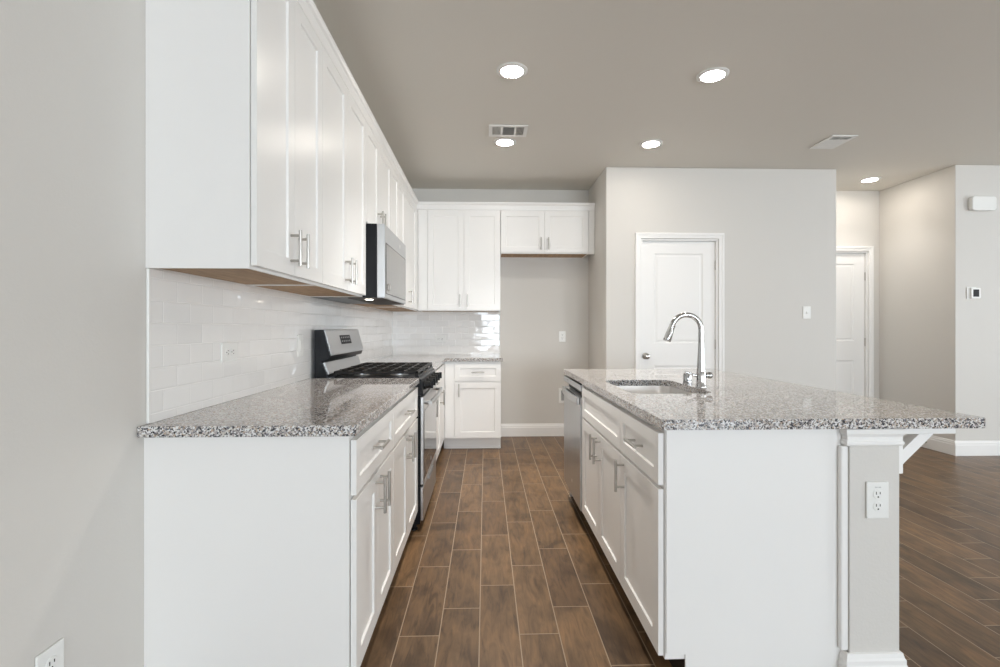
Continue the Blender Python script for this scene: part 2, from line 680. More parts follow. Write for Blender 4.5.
struct('wall_side', B().plate([(REAR_Y - 0.15, G), (5.55, G), (5.55, ZC - G), (REAR_Y - 0.15, ZC - G)],
                              [[(a, 0.5), (b, 0.5), (b, 2.3), (a, 2.3)] for a, b in SIDE_WINDOWS], 'a', RIGHT_X + G, RIGHT_X + 0.15), 'wall')
wn = 0
for spans, T in ((REAR_WINDOWS, lambda a, b, z: (a, REAR_Y - 0.09 + b, z)), (SIDE_WINDOWS, lambda a, b, z: (RIGHT_X + 0.09 - b, a, z))):
    for a0, a1 in spans:
        wn += 1
        am = (a0 + a1) / 2
        e = 0.002
        f = B(T).plate([(a0 + e, 0.502), (a1 - e, 0.502), (a1 - e, 2.298), (a0 + e, 2.298)],
                       [[(a0 + .06, .56), (am - .025, .56), (am - .025, 2.24), (a0 + .06, 2.24)],
                        [(am + .025, .56), (a1 - .06, .56), (a1 - .06, 2.24), (am + .025, 2.24)]], 'b', -0.03, 0.03)
        fr = obj('window_%d' % wn, f, 'trim')
        fr['kind'] = 'structure'
        obj('pane', B(T).box(a0 + .05, a1 - .05, -0.003, 0.003, .55, 2.25), 'pane', fr)

# baseboards: 5 1/4 inch with a stepped top
BASE = [(0, 0), (0.016, 0), (0.016, 0.098), (0.0125, 0.104), (0.0125, 0.117), (0.009, 0.123), (0.006, 0.136), (0, 0.138)]


def baseboard(name, T, a0, a1):
    struct(name, B(T).prism([(G + b, G + z) for b, z in BASE], 'a', a0, a1), 'trim')


def TA(a, b, z):      # alcove return wall, faces -x
    return (XR - b, a, z)


def TC(a, b, z):      # hall side wall, faces -x
    return (XQ - b, a, z)


def TE(a, b, z):      # passage side of the pantry box, faces +x
    return (XPR + b, a, z)


baseboard('baseboard_back', TB, 0.154, XR - G)
baseboard('baseboard_alcove', TA, YP + G, YB - 0.018)
baseboard('baseboard_pantry', TP, XR, PD0 - 0.058)
baseboard('baseboard_pantry_right', TP, PD1 + 0.058, XPR)
baseboard('baseboard_corner', TC, YQ, YH - 0.018)
baseboard('baseboard_right', TQ, XQ - 0.016, RIGHT_X - G)
baseboard('baseboard_passage', TE, YP, YH - 0.018)
baseboard('baseboard_hall', TH, HD1 + 0.058, XQ - 0.018)
baseboard('baseboard_left', TL, REAR_Y + 0.02, 1.50)


# ------------------------------------------------------------------ doors
def room_door(name, T, d0, d1, top, hinges, knob_at):
    s0, s1, st = d0 + 0.0205, d1 - 0.0205, top - 0.021
    d = B(T).panelled(s0, s1, 0.008, st, -0.060, -0.025, 0.115, [(0.22, 0.835), (1.05, st - 0.115)], rec=0.007, slope=0.010, raised=(0.012, 0.012, 0.004))
    door = struct(name, d, 'trim')
    j = B(T)
    j.prism([(d0 + G, G), (d0 + 0.015, G), (d0 + 0.015, top - 0.015), (d1 - 0.015, top - 0.015), (d1 - 0.015, G), (d1 - G, G), (d1 - G, top - G), (d0 + G, top - G)],
            'b', -0.115, -G)
    obj('door_jamb', j, 'trim', door)
    c = B(T)
    W = 0.054
    for i0, i1, t in ((0.004, W, 0.012), (W - 0.020, W + 0.001, 0.018)):
        c.prism([(d0 - i0, G), (d0 - i0, top + i0), (d1 + i0, top + i0), (d1 + i0, G), (d1 + i1, G), (d1 + i1, top + i1), (d0 - i1, top + i1), (d0 - i1, G)],
                'b', G, t, 0.002)
    obj('door_casing', c, 'trim', door)
    for z in hinges:
        h = B(T)
        h.tube([(d1 - 0.0165, -0.019, z - 0.045), (d1 - 0.0165, -0.019, z + 0.045)], 0.0055, 10)
        obj('hinge', h, 'nickel', door, True)
    if knob_at:
        k = B(T).lathe((knob_at[0], -0.025, knob_at[1]), (0, 1, 0),
                       [(0.031, 0), (0.031, 0.004), (0.026, 0.009), (0.012, 0.012), (0.011, 0.032), (0.018, 0.037), (0.026, 0.045),
                        (0.0275, 0.053), (0.025, 0.062), (0.016, 0.068), (0, 0.070)])
        obj('door_knob', k, 'nickel', door, True)
    return door


room_door('door_1', TP, PD0, PD1, PDT, (0.22, 1.04, 1.80), (1.532, 0.928))
room_door('door_2', TH, HD0, HD1, HDT, (0.22, 1.04, 1.775), None)


# ------------------------------------------------------------------ cabinet parts
def pull(T, a, z, parent, vertical=True, b=0.63, length=0.128, span=0.090):
    """bar pull on two posts, seated on the face at depth b"""
    h = B(T)
    r, out = 0.0058, 0.034
    if vertical:
        h.tube([(a, b + out, z - length / 2), (a, b + out, z + length / 2)], r, 12)
        for s in (-1, 1):
            h.tube([(a, b - 0.0005, z + s * span / 2), (a, b + out, z + s * span / 2)], 0.0048, 10)
    else:
        h.tube([(a - length / 2, b + out, z), (a + length / 2, b + out, z)], r, 12)
        for s in (-1, 1):
            h.tube([(a + s * span / 2, b - 0.0005, z), (a + s * span / 2, b + out, z)], 0.0048, 10)
    return obj('handle', h, 'nickel', parent, True)


def door_front(T, root, a0, a1, z0, z1, b, pull_at=None, name='door', stile=0.057, vertical=True):
    """shaker front: 19 mm thick, seated 2 mm off the frame at depth b"""
    d = B(T).panelled(a0, a1, z0, z1, b + 0.0035, b + 0.0205, stile, [(z0 + stile, z1 - stile)])
    o = obj(name, d, 'cab', root)
    if pull_at:
        pull(T, pull_at[0], pull_at[1], o, vertical, b + 0.0205 - (0 if not name == 'drawer' else 0.007))
    return o


BD = 0.610           # base cabinet depth to the frame
ZG = 0.675           # gap between drawer and door
DZ0, DZ1, WZ0, WZ1 = 0.125, 0.667, 0.681, 0.850


def base_cabinet(T, a0, a1, label, bays, drawers, group, toe='cab', depth=BD, back=G, name='base_cabinet'):
    """bays: (a0, a1, handle a); drawers: (a0, a1, handle?)"""
    root = thing(name, T((a0 + a1) / 2, depth / 2, 0), label, 'cabinet', group)
    obj('carcass', B(T).tray(a0 + G, a1 - G, back, depth, 0.114, CB - 0.001), 'cab', root)
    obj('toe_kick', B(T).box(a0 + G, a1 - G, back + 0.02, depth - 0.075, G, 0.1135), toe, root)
    for d0, d1, hnd in drawers:
        door_front(T, root, d0, d1, WZ0, WZ1, depth, ((d0 + d1) / 2, (WZ0 + WZ1) / 2) if hnd else None, 'drawer', 0.045, False)
    for d0, d1, ha in bays:
        door_front(T, root, d0, d1, DZ0, DZ1, depth, (ha, 0.592) if ha else None)
    return root


GB = 'white shaker base cabinets along the left wall'
Y0 = 1.512
e = 0.0025
# left run, nearest first
c = base_cabinet(TL, Y0 + 0.001, 2.122, 'white base cabinet at the near end of the left counter, with plain end panel', [(Y0 + 0.004, 1.8155, 1.779), (1.8185, 2.1195, 1.855)], [(Y0 + 0.004, 2.1195, True)], GB)
obj('end_panel', B(TL).prism([(G, G), (BD - 0.07, G), (BD - 0.07, 0.1135), (BD, 0.1135), (BD, CB - 0.001), (G, CB - 0.001)], 'a', Y0 - 0.006, Y0), 'cab', c)
base_cabinet(TL, 2.122, 2.884, 'white base cabinet on the left wall directly before the range', [(2.1245, 2.5015, 2.463), (2.5045, 2.8815, 2.543)], [(2.1245, 2.8815, True)], GB)
R0, R1 = 2.887, 3.649   # range
base_cabinet(TL, 3.652, 4.035, 'white base cabinet on the left wall just beyond the range', [(3.655, 4.0325, 3.695)], [(3.655, 4.0325, True)], GB)
c = base_cabinet(TL, 4.035, 4.796, 'white base cabinet on the left wall reaching into the back corner', [(4.0375, 4.33, 4.285)], [(4.0375, 4.33, False)], GB)
obj('filler', B(TL).box(4.333, 4.796 - 0.004, BD + G, BD + 0.018, DZ0, WZ1), 'cab', c)
# back run
c = base_cabinet(TB, -0.412, 0.152, 'white base cabinet on the back wall beside the empty refrigerator alcove', [(-0.297, 0.1485, -0.257)], [(-0.297, 0.1485, True)], 'white shaker base cabinet on the back wall', depth=0.61)
obj('filler', B(TB).box(-0.392, -0.300, BD + G, BD + 0.016, DZ0, WZ1), 'cab', c)
obj('shoe_molding', B(TB).box(-0.392, 0.152, BD - 0.0745, BD - 0.064, G, 0.028, 0.004), 'trim', c)

# island cabinets
GI = 'white shaker cabinets of the island'
IY0 = 1.583
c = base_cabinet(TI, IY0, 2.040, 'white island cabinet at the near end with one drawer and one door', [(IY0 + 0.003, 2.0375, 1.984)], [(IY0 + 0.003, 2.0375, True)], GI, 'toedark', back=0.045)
obj('end_panel', B(TI).prism([(0.028, G), (BD - 0.065, G), (BD - 0.065, 0.134), (BD - 0.003, 0.134), (BD - 0.003, CB - 0.001), (0.028, CB - 0.001)], 'a', IY0 - 0.007, IY0 - G), 'cab', c)
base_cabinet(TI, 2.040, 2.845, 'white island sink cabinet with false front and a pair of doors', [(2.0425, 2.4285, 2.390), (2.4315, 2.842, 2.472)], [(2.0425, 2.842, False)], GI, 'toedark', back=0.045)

# ------------------------------------------------------------------ upper cabinets
UD = 0.309
UZ0, UZ1 = 1.374, 2.425


def upper_cabinet(T, a0, a1, z0, label, bays, group, z1=UZ1, depth=UD, hz=0.105):
    root = thing('wall_cabinet', T((a0 + a1) / 2, depth / 2, z0), label, 'cabinet', group)
    obj('carcass', B(T).tray(a0 + G, a1 - G, G, depth, z0, z1, 0.010, 0.018, up=False), 'cab', root)
    obj('underside_panel', B(T).box(a0 + 0.011, a1 - 0.011, 0.011, depth - 0.011, z0 + 0.004, z0 + 0.012), 'ply', root, label='bare natural plywood underside')
    for d0, d1, ha in bays:
        door_front(T, root, d0, d1, z0 + 0.010, z1 - (0.012 if T is TB else 0.022), depth, (ha, z0 + hz) if ha else None)
    return root


GU = 'white shaker wall cabinets along the left wall'
upper_cabinet(TL, Y0, 2.122, UZ0, 'tall white wall cabinet at the near end of the left wall', [(Y0 + 0.005, 1.8155, 1.779), (1.8185, 2.1195, 1.855)], GU)
upper_cabinet(TL, 2.122, 2.884, UZ0, 'tall white wall cabinet on the left wall directly before the microwave', [(2.1245, 2.5015, 2.463), (2.5045, 2.8815, 2.543)], GU)
upper_cabinet(TL, 2.886, 3.650, 1.806, 'short white wall cabinet directly above the microwave', [(2.8885, 3.2335, 3.195), (3.2365, 3.6475, 3.275)], GU, hz=0.080)
upper_cabinet(TL, 3.652, 4.262, UZ0, 'tall white wall cabinet on the left wall just beyond the microwave', [(3.6545, 3.9555, None), (3.9585, 4.2595, None)], GU)
c = upper_cabinet(TL, 4.262, 5.416, UZ0, 'tall white wall cabinet on the left wall in the back corner', [(4.2645, 4.93, 4.47)], GU)
obj('filler', B(TL).box(4.933, 5.094, UD + G, UD + 0.018, UZ0 + 0.010, UZ1 - 0.012), 'cab', c)
GK = 'white shaker wall cabinets on the back wall'
UB = 0.31
c = upper_cabinet(TB, -0.6955, 0.155, UZ0, 'tall white two-door wall cabinet on the back wall', [(-0.596, -0.2235, -0.262), (-0.2205, 0.1525, -0.183)], GK, depth=UB)
obj('filler', B(TB).box(-0.6955, -0.599, UB + G, UB + 0.016, UZ0 + 0.010, UZ1 - 0.012), 'cab', c)
c = upper_cabinet(TB, 0.157, 1.080, 1.972, 'short white two-door wall cabinet above the empty refrigerator alcove', [(0.1595, 0.6145, 0.577), (0.6175, 1.068, 0.655)], GK, depth=UB, hz=0.100)
obj('filler', B(TB).box(1.082, XR - 0.003, 0.28, UB, 1.972, UZ1), 'cab', c)

# crown along both runs, one continuous moulding
crown = B()
prof = [(0.0, 0.0), (0.022, 0.0), (0.024, 0.012), (0.026, 0.045), (0.034, 0.052), (0.040, 0.066), (0.040, 0.076), (0.0, 0.076)]
xf, yf = XW + UD, YB - UB
rings = []
for q, (sx, sy) in enumerate((('L', 0), ('C', 0), ('R', 0))):
    ring = []
    for o_, z_ in prof:
        zz = UZ1 + G + z_ - 0.004 + 0.004
        if sx == 'L':
            ring.append((xf + o_ - 0.012, Y0 - 0.002, zz))
        elif sx == 'C':
            ring.append((xf + o_ - 0.012, yf - o_ + 0.012, zz))
        else:
            ring.append((XR - 0.003, yf - o_ + 0.012, zz))
    rings.append(ring)
crown.grid_bridge(rings)
o = obj('crown_molding', crown, 'cab')
tag(o, 'white crown molding running along the tops of the wall cabinets', 'molding')

# ------------------------------------------------------------------ countertops
ct = B().prism(rrect(XW + G, -0.386, 1.474, R0 - 0.003, 0.004, 3), 'z', CB, CT, 0.003)
tag(obj('countertop', ct, 'granite', loc=(-0.7, 2.2, CB)), 'speckled granite countertop on the near left base cabinets', 'countertop', 'granite countertops')
yc = YB - 0.645
ct = B().prism([(XW + G, R1 + 0.003), (-0.386, R1 + 0.003), (-0.386, yc), (0.172, yc), (0.172, YB - G), (XW + G, YB - G)], 'z', CB, CT, 0.003)
tag(obj('countertop', ct, 'granite', loc=(-0.7, 4.6, CB)), 'L-shaped speckled granite countertop in the back corner beyond the range', 'countertop', 'granite countertops')
IX0, IX1, ICY0, ICY1 = 0.5586, 1.618, 1.536, 3.488
SX0, SX1, SY0, SY1 = 0.655, 1.028, 2.150, 2.735
ct = B().plate(rrect(IX0, IX1, ICY0, ICY1, 0.012, 4), [rrect(SX0, SX1, SY0, SY1, 0.075, 8)], 'z', CB, CT, 0.003)
tag(obj('countertop', ct, 'granite', loc=(1.0, 2.5, CB)), 'wide speckled granite island countertop with the sink cut into it', 'countertop', 'granite countertops')

# ------------------------------------------------------------------ tile backsplash
bs = B(TL).box(Y0 + 0.012, YB - 0.009, G, 0.008, CT + G, UZ0 - G)
o = tag(obj('tile_backsplash', bs, 'tile_left'), 'glossy white subway tile backsplash along the left wall', 'backsplash', 'subway tile backsplashes')
ed = B(TL)
ed.box(Y0 + 0.001, Y0 + 0.0118, G, 0.0095, CT + 0.001, UZ0 - G, 0.003)
obj('edge_trim', ed, 'plate', o)
bs = B(TB).box(XW + 0.009, 0.155, G, 0.008, CT + G, UZ0 - G)
o = tag(obj('tile_backsplash', bs, 'tile_back'), 'glossy white subway tile backsplash on the back wall', 'backsplash', 'subway tile backsplashes')
obj('edge_trim', B(TB).box(0.1555, 0.164, G, 0.0095, CT + 0.001, UZ0 - G, 0.003), 'plate', o)

# ------------------------------------------------------------------ island: pony wall, trim, bracket
PX0, PX1, PY0, PY1 = 1.176, 1.341, 1.553, 3.46
struct('wall_island', B().box(PX0, PX1, PY0, PY1, G, CB - 0.001, 0.002), 'wall')


def wrap(prof, x0, x1, y0, y1):
    """profile (out, z) wrapped round the near end of the island wall"""
    b = B()
    rings = []
    for k in range(4):
        ring = []
        for o_, z_ in prof:
            if k == 0:
                ring.append((x0 - o_, min(y1, IY0 - 0.009), z_))
            elif k == 1:
                ring.append((x0 - o_, y0 - o_, z_))
            elif k == 2:
                ring.append((x1 + o_, y0 - o_, z_))
            else:
                ring.append((x1 + o_, y1, z_))
        rings.append(ring)
    b.grid_bridge(rings)
    return b


tx0 = PX0 - 0.006
struct('trim_1', wrap([(G, 0.812), (0.005, 0.812), (0.009, 0.818), (0.009, 0.826), (0.004, 0.832), (0.005, 0.842), (0.011, 0.852), (0.013, 0.868), (G, 0.868)], tx0, PX1, PY0, PY1), 'trim')
struct('baseboard_island', wrap([(G + b_ * 1.0, G + z_ * 1.05) for b_, z_ in BASE], tx0, PX1, PY0, PY1), 'trim')
tr = B().box(1.151, PX0 - 0.0008, PY0 + 0.004, IY0 - 0.009, 0.148, 0.810, 0.004)
struct('trim_2', tr, 'trim')

br = thing('counter_bracket', (PX1, 1.60, 0.66), 'white diagonal wooden bracket under the island countertop overhang', 'bracket')
obj('wall_leg', B().box(PX1 + 0.0005, PX1 + 0.038, 1.582, 1.620, 0.712, 0.842, 0.002), 'trim', br)
obj('top_arm', B().box(PX1 + 0.0155, 1.558, 1.582, 1.620, 0.8425, CB - 0.001, 0.002), 'trim', br)
obj('diagonal_brace', B().prism([(PX1 + 0.0385, 0.742), (PX1 + 0.0385, 0.790), (PX1 + 0.093, 0.842), (PX1 + 0.143, 0.842)], 'b', 1.584, 1.618, 0.001), 'trim', br)


# ------------------------------------------------------------------ outlets, switches
def plate_on(T, a, z, w, h, label, kind, group, b=0.0, parts=()):
    root = thing(kind, T(a, b, z), label, 'outlet' if 'outlet' in kind else 'switch', group)
    obj('cover_plate', B(T).box(a - w / 2, a + w / 2, b + G, b + 0.0065, z - h / 2, z + h / 2, 0.0025), 'plate', root)
    return root


def outlet(T, a, z, label, horizontal=False, b=0.0, small_print=False):
    w, h = (0.118, 0.075) if horizontal else (0.073, 0.118)
    root = plate_on(T, a, z, w, h, label, 'wall_outlet', 'white duplex wall outlets', b)

    def U(u, n, v):           # plate-local (sideways, out, up) for an upright outlet
        return T(a + v, n, z - u) if horizontal else T(a + u, n, z + v)
    for s in (1, -1):
        cz = s * 0.0195
        r = B(U).lathe((0, b + 0.0064, cz), (0, 1, 0), [(0.0165, 0), (0.0165, 0.0012), (0.0155, 0.002), (0, 0.002)], 24)
        rec = obj('receptacle', r, 'plate', root)
        for sx, hh in ((-0.0063, 0.0045), (0.0063, 0.0036)):
            obj('slot', B(U).box(sx - 0.0014, sx + 0.0014, b + 0.0083, b + 0.0087, cz + 0.002 - hh + 0.002, cz + 0.004 + hh), 'slot', rec)
        obj('slot', B(U).lathe((0, b + 0.0083, cz - 0.0085), (0, 1, 0), [(0.0028, 0), (0.0028, 0.0004), (0, 0.0004)], 12), 'slot', rec)
    if small_print:
        for m0 in (-0.0095, 0.002):
            k = B(U)
            for q in range(4):
                k.box(m0 + q * 0.0023, m0 + q * 0.0023 + 0.0015, b + 0.0064, b + 0.0067, 0.0405, 0.0432)
            obj('small_print', k, 'mark', root)
    return root


outlet(TL, 1.976, 1.098, 'white wall outlet on the tiled left wall, nearest of those above the counter', True, 0.008)
outlet(TB, -0.494, 1.075, 'white wall outlet on the tiled back wall in the corner', True, 0.008)
outlet(TL, 1.184, 0.385, 'white wall outlet low on the bare left wall at the near corner')


def TIsl(a, b, z):
    return (a, PY0 - b, z)


outlet(TIsl, 1.264, 0.638, 'white wall outlet on the grey end of the island below the counter', small_print=True)


def switch(T, a, z, label, toggle=True, b=0.0, horizontal=False):
    w, h = (0.118, 0.075) if horizontal else (0.076, 0.120)
    root = plate_on(T, a, z, w, h, label, 'light_switch', 'white wall switches', b)
    if toggle:
        obj('collar', B(T).box(a - 0.006, a + 0.006, b + 0.006, b + 0.0082, z - 0.013, z + 0.013, 0.001), 'plate', root)
        obj('toggle', B(T).prism([(b + 0.0078, z - 0.004), (b + 0.0078, z + 0.006), (b + 0.017, z - 0.006), (b + 0.016, z - 0.010)], 'a', a - 0.0036, a + 0.0036), 'plate', root)
    else:
        ww, hh = (0.033, 0.017) if horizontal else (0.017, 0.033)
        obj('rocker', B(T).box(a - ww, a + ww, b + 0.006, b + 0.009, z - hh, z + hh, 0.0015), 'plate', root)
    return root


switch(TP, 3.090, 1.345, 'white toggle light switch on the wall right of the pantry door')
switch(TL, 2.725, 1.098, 'white rocker switch on the left tile backsplash beside the range', False, 0.008)
r_ = outlet(TB, 0.852, 1.103, 'white wall outlet on the bare back wall of the refrigerator alcove')

# recessed water box of the refrigerator alcove
wb = thing('water_supply_box', TB(0.90, 0, 0.45), 'white recessed water supply box low on the alcove wall behind the dishwasher', 'utility box')
obj('frame', B(TB).plate([(0.812, 0.366), (0.985, 0.366), (0.985, 0.532), (0.812, 0.532)], [[(0.838, 0.392), (0.959, 0.392), (0.959, 0.506), (0.838, 0.506)]], 'b', G, 0.014, 0.002), 'plate', wb)
obj('recess_back', B(TB).box(0.838 - 0.004, 0.959 + 0.004, G, 0.003, 0.388, 0.510), 'mark', wb)
v = B(TB)
v.tube([(0.885, 0.003, 0.44), (0.885, 0.030, 0.44)], 0.010, 12)
v.tube([(0.885, 0.026, 0.418), (0.885, 0.026, 0.470)], 0.008, 12)
v.box(0.868, 0.902, 0.030, 0.036, 0.434, 0.446, 0.002)
obj('valve', v, 'nickel', wb, True)

# thermostat and door chime on the right wall
th = thing('thermostat', TQ(4.56, 0, 1.52), 'white thermostat with grey screen on the wall at the right', 'thermostat')
obj('mount_plate', B(TQ).box(4.508, 4.600, G, 0.010, 1.466, 1.580, 0.004), 'plate', th)
obj('housing', B(TQ).box(4.533, 4.625, 0.0102, 0.028, 1.472, 1.572, 0.006), 'plate', th)
obj('screen', B(TQ).box(4.550, 4.606, 0.0280, 0.0290, 1.488, 1.556), 'screen', th)
ch = thing('door_chime', TQ(4.66, 0, 2.36), 'white rounded door chime box high on the wall at the right', 'door chime')
obj('housing', B(TQ).prism(rrect(4.520, 4.757, 2.290, 2.424, 0.03, 5), 'b', 0.006, 0.050, 0.008), 'plate', ch)
obj('mount_plate', B(TQ).box(4.535, 4.74, G, 0.0055, 2.302, 2.412), 'plate', ch)

# spring door stop on the hall baseboard
ds = thing('door_stop', (XQ - 0.017, 4.77, 0.062), 'small metal spring door stop on the hall baseboard', 'door stop')
s_ = B()
s_.lathe((XQ - 0.0168, 4.77, 0.062), (-1, 0, 0), [(0.012, 0), (0.012, 0.004), (0.006, 0.007), (0, 0.008)], 16)
pts = []
for k in range(120):
    t = k / 119
    a_ = t * 2 * PI * 10
    pts.append((XQ - 0.024 - t * 0.055, 4.77 + 0.006 * math.cos(a_), 0.062 + 0.006 * math.sin(a_)))
s_.tube(pts, 0.0012, 5)
obj('spring', s_, 'nickel', ds, True)
obj('tip', B().lathe((XQ - 0.079, 4.77, 0.062), (-1, 0, 0), [(0.007, 0), (0.0085, 0.002), (0.0085, 0.010), (0.006, 0.013), (0, 0.014)], 16), 'rubber', ds, True)


# ------------------------------------------------------------------ ceiling lights and vents
def can_light(x, y, watts, label):
    root = thing('ceiling_light', (x, y, ZC), label, 'light', 'recessed ceiling lights')
    obj('trim_ring', B().lathe((x, y, ZC - G), (0, 0, -1), [(0.094, 0), (0.094, 0.003), (0.086, 0.0075), (0.070, 0.0085), (0.066, 0.006), (0.066, 0)], 48), 'plate', root, True)
    obj('lens', B().lathe((x, y, ZC - 0.0068), (0, 0, -1), [(0.0655, 0), (0.064, 0.003), (0.050, 0.006), (0.028, 0.008), (0, 0.0088)], 48), 'can', root, True)
    l = bpy.data.lights.new('lamp_beam', 'SPOT')
    l.energy = watts
    l.color = (1.0, 0.95, 0.89)
    l.spot_size = math.radians(102)
    l.spot_blend = 0.75
    l.shadow_soft_size = 0.06
    lo = bpy.data.objects.new('lamp_beam', l)
    lo.location = (0, 0, -0.02)
    lo.parent = root
    COL.objects.link(lo)


can_light(0.158, 2.925, 150, 'round recessed ceiling light nearest above the kitchen aisle, left of the pair in front')
can_light(1.377, 2.94, 14, 'round recessed ceiling light above the island, brightest at upper right')
can_light(0.161, 4.045, 85, 'round recessed ceiling light directly behind the three-section vent')
can_light(1.376, 4.045, 8, 'round recessed ceiling light close to the pantry wall')
can_light(3.967, 4.955, 20, 'round recessed ceiling light in the hall in front of the far door')


def vent(x0, x1, y0, y1, label, sections, fl=0.022):
    root = thing('ceiling_vent', ((x0 + x1) / 2, (y0 + y1) / 2, ZC), label, 'vent', 'white ceiling air vents')
    holes = []
    for s in sections:
        h0, h1, g0, g1, n, along, tilt = s
        holes.append([(h0, g0), (h1, g0), (h1, g1), (h0, g1)])
    obj('frame', B().plate([(x0, y0), (x1, y0), (x1, y1), (x0, y1)], holes, 'z', ZC - 0.009, ZC - 0.002, 0.001), 'plate', root)
    obj('backing', B().box(x0 + 0.008, x1 - 0.008, y0 + 0.008, y1 - 0.008, ZC - 0.0018, ZC - G), 'duct', root)
    for h0, h1, g0, g1, n, along, tilt in sections:
        for k in range(n):
            t = (k + 0.5) / n
            lv = B()
            zt, zb = ZC - 0.0025, ZC - 0.0105
            if along == 'y':     # blade runs along y
                c_ = h0 + t * (h1 - h0)
                dx = tilt * (h1 - h0) / n * 0.5
                lv.prism([(c_ - dx, zt), (c_ - dx + 0.0012, zt), (c_ + dx + 0.0012, zb), (c_ + dx, zb)], 'b', g0, g1)
            else:
                c_ = g0 + t * (g1 - g0)
                dy = tilt * (g1 - g0) / n * 0.5
                lv.prism([(c_ - dy, zt), (c_ - dy + 0.0012, zt), (c_ + dy + 0.0012, zb), (c_ + dy, zb)], 'a', h0, h1)
            obj('louver', lv, 'plate', root)
    return root


vx0, vx1, vy0, vy1 = 0.027, 0.324, 3.700, 3.915
vent(vx0, vx1, vy0, vy1, 'white three-section ceiling vent beside the recessed light near the back wall', [
    (vx0 + 0.027, vx0 + 0.092, vy0 + 0.030, vy1 - 0.034, 7, 'y', 0.55),
    (vx0 + 0.108, vx0 + 0.196, vy0 + 0.030, vy1 - 0.034, 8, 'x', -0.45),
    (vx0 + 0.212, vx0 + 0.270, vy0 + 0.030, vy1 - 0.034, 6, 'y', -0.55)])
vx0, vx1, vy0, vy1 = 2.752, 2.960, 3.815, 4.103
vent(vx0, vx1, vy0, vy1, 'white rectangular ceiling vent near the right end of the pantry wall', [
    (vx0 + 0.028, vx0 + 0.101, vy0 + 0.030, vy0 + 0.085, 3, 'x', -0.35),
    (vx0 + 0.108, vx1 - 0.028, vy0 + 0.030, vy0 + 0.085, 3, 'x', -0.35),
    (vx0 + 0.028, vx1 - 0.028, vy0 + 0.095, vy0 + 0.170, 5, 'x', 0.95),
    (vx0 + 0.028, vx1 - 0.028, vy0 + 0.182, vy1 - 0.030, 5, 'x', 0.95)])

# ------------------------------------------------------------------ range
rg = thing('gas_range', ((XW - 0.4) / 2, (R0 + R1) / 2, 0), 'black and stainless gas range standing between the left base cabinets', 'range')
yr0, yr1 = R0 + 0.001, R1 - 0.001
bx0, bx1 = XW + 0.030, -0.395
obj('body', B().box(bx0, bx1, yr0, yr1, 0.045, 0.896, 0.002), 'black', rg)
# front frame: black strip around the door
obj('front_frame', B().box(bx1 + G, -0.382, yr0, yr1, 0.045, 0.800, 0.002), 'black', rg)
dr = obj('oven_door', B().box(-0.3815, -0.362, yr0 + 0.004, yr1 - 0.004, 0.275, 0.790, 0.004), 'steel', rg)
obj('window', B().box(-0.3622, -0.3605, yr0 + 0.030, yr1 - 0.030, 0.300, 0.700, 0.0006), 'glass', dr, label='black glass oven window')
hb = B()
n = 16
pts = []
for k in range(n + 1):
    t = k / n
    pts.append((-0.314 - 0.012 * (2 * t - 1) ** 2, yr0 + 0.03 + t * (yr1 - yr0 - 0.06), 0.752))
hb.tube(pts, 0.013, 12)
for yy in (yr0 + 0.05, yr1 - 0.05):
    hb.tube([(-0.363, yy, 0.752), (-0.323, yy, 0.752)], 0.011, 10)
obj('handle', hb, 'steel', dr, True)
obj('badge', B().lathe((-0.3606, 3.268, 0.335), (1, 0, 0), [(0.014, 0), (0.014, 0.001), (0, 0.001)], 20), 'mark', dr)
dw_ = obj('storage_drawer', B().box(-0.3815, -0.364, yr0 + 0.004, yr1 - 0.004, 0.064, 0.262, 0.004), 'steel', rg)
obj('pull_lip', B().prism([(-0.3637, 0.250), (-0.3637, 0.236), (-0.354, 0.240), (-0.352, 0.250)], 'b', yr0 + 0.25, yr1 - 0.25), 'steel', dw_)
# control panel with knobs, sloping front
obj('control_panel', B().prism([(bx1 + G, 0.802), (-0.364, 0.802), (-0.374, 0.892), (-0.388, 0.900), (bx1 + G, 0.900)], 'b', yr0, yr1, 0.002), 'black', rg)
for k in range(5):
    yk = yr0 + 0.085 + k * 0.1475
    kb = B().lathe((-0.3688, yk, 0.850), (0.994, 0, 0.11), [(0.027, 0), (0.027, 0.007), (0.022, 0.011), (0.021, 0.038), (0.018, 0.041), (0, 0.041)], 24)
    ko = obj('knob', kb, 'rubber', rg, True)
    obj('grip', B().box(-0.334, -0.315, yk - 0.005, yk + 0.005, 0.832, 0.876, 0.002), 'rubber', ko)
obj('cooktop', B().prism([(-0.900, 0.9005), (-0.388, 0.9005), (-0.388, 0.912), (-0.398, 0.916), (-0.415, 0.906), (-0.875, 0.906), (-0.888, 0.914), (-0.900, 0.914)], 'b', yr0 + 0.001, yr1 - 0.001), 'black', rg)
for bx, by, r in ((-0.53, yr0 + 0.16, 0.045), (-0.76, yr0 + 0.16, 0.036), (-0.645, (yr0 + yr1) / 2, 0.05), (-0.53, yr1 - 0.16, 0.05), (-0.76, yr1 - 0.16, 0.036)):
    bo = obj('burner', B().lathe((bx, by, 0.9062), (0, 0, 1), [(r + 0.012, 0), (r + 0.010, 0.004), (r, 0.006), (r, 0.010), (0, 0.010)], 28), 'steel', rg, True)
    obj('burner_cap', B().lathe((bx, by, 0.9164), (0, 0, 1), [(r * 0.9, 0), (r * 0.9, 0.004), (r * 0.75, 0.007), (0, 0.008)], 28), 'iron', bo, True)
gx0, gx1 = -0.885, -0.394
gw = (yr1 - yr0 - 0.010) / 3
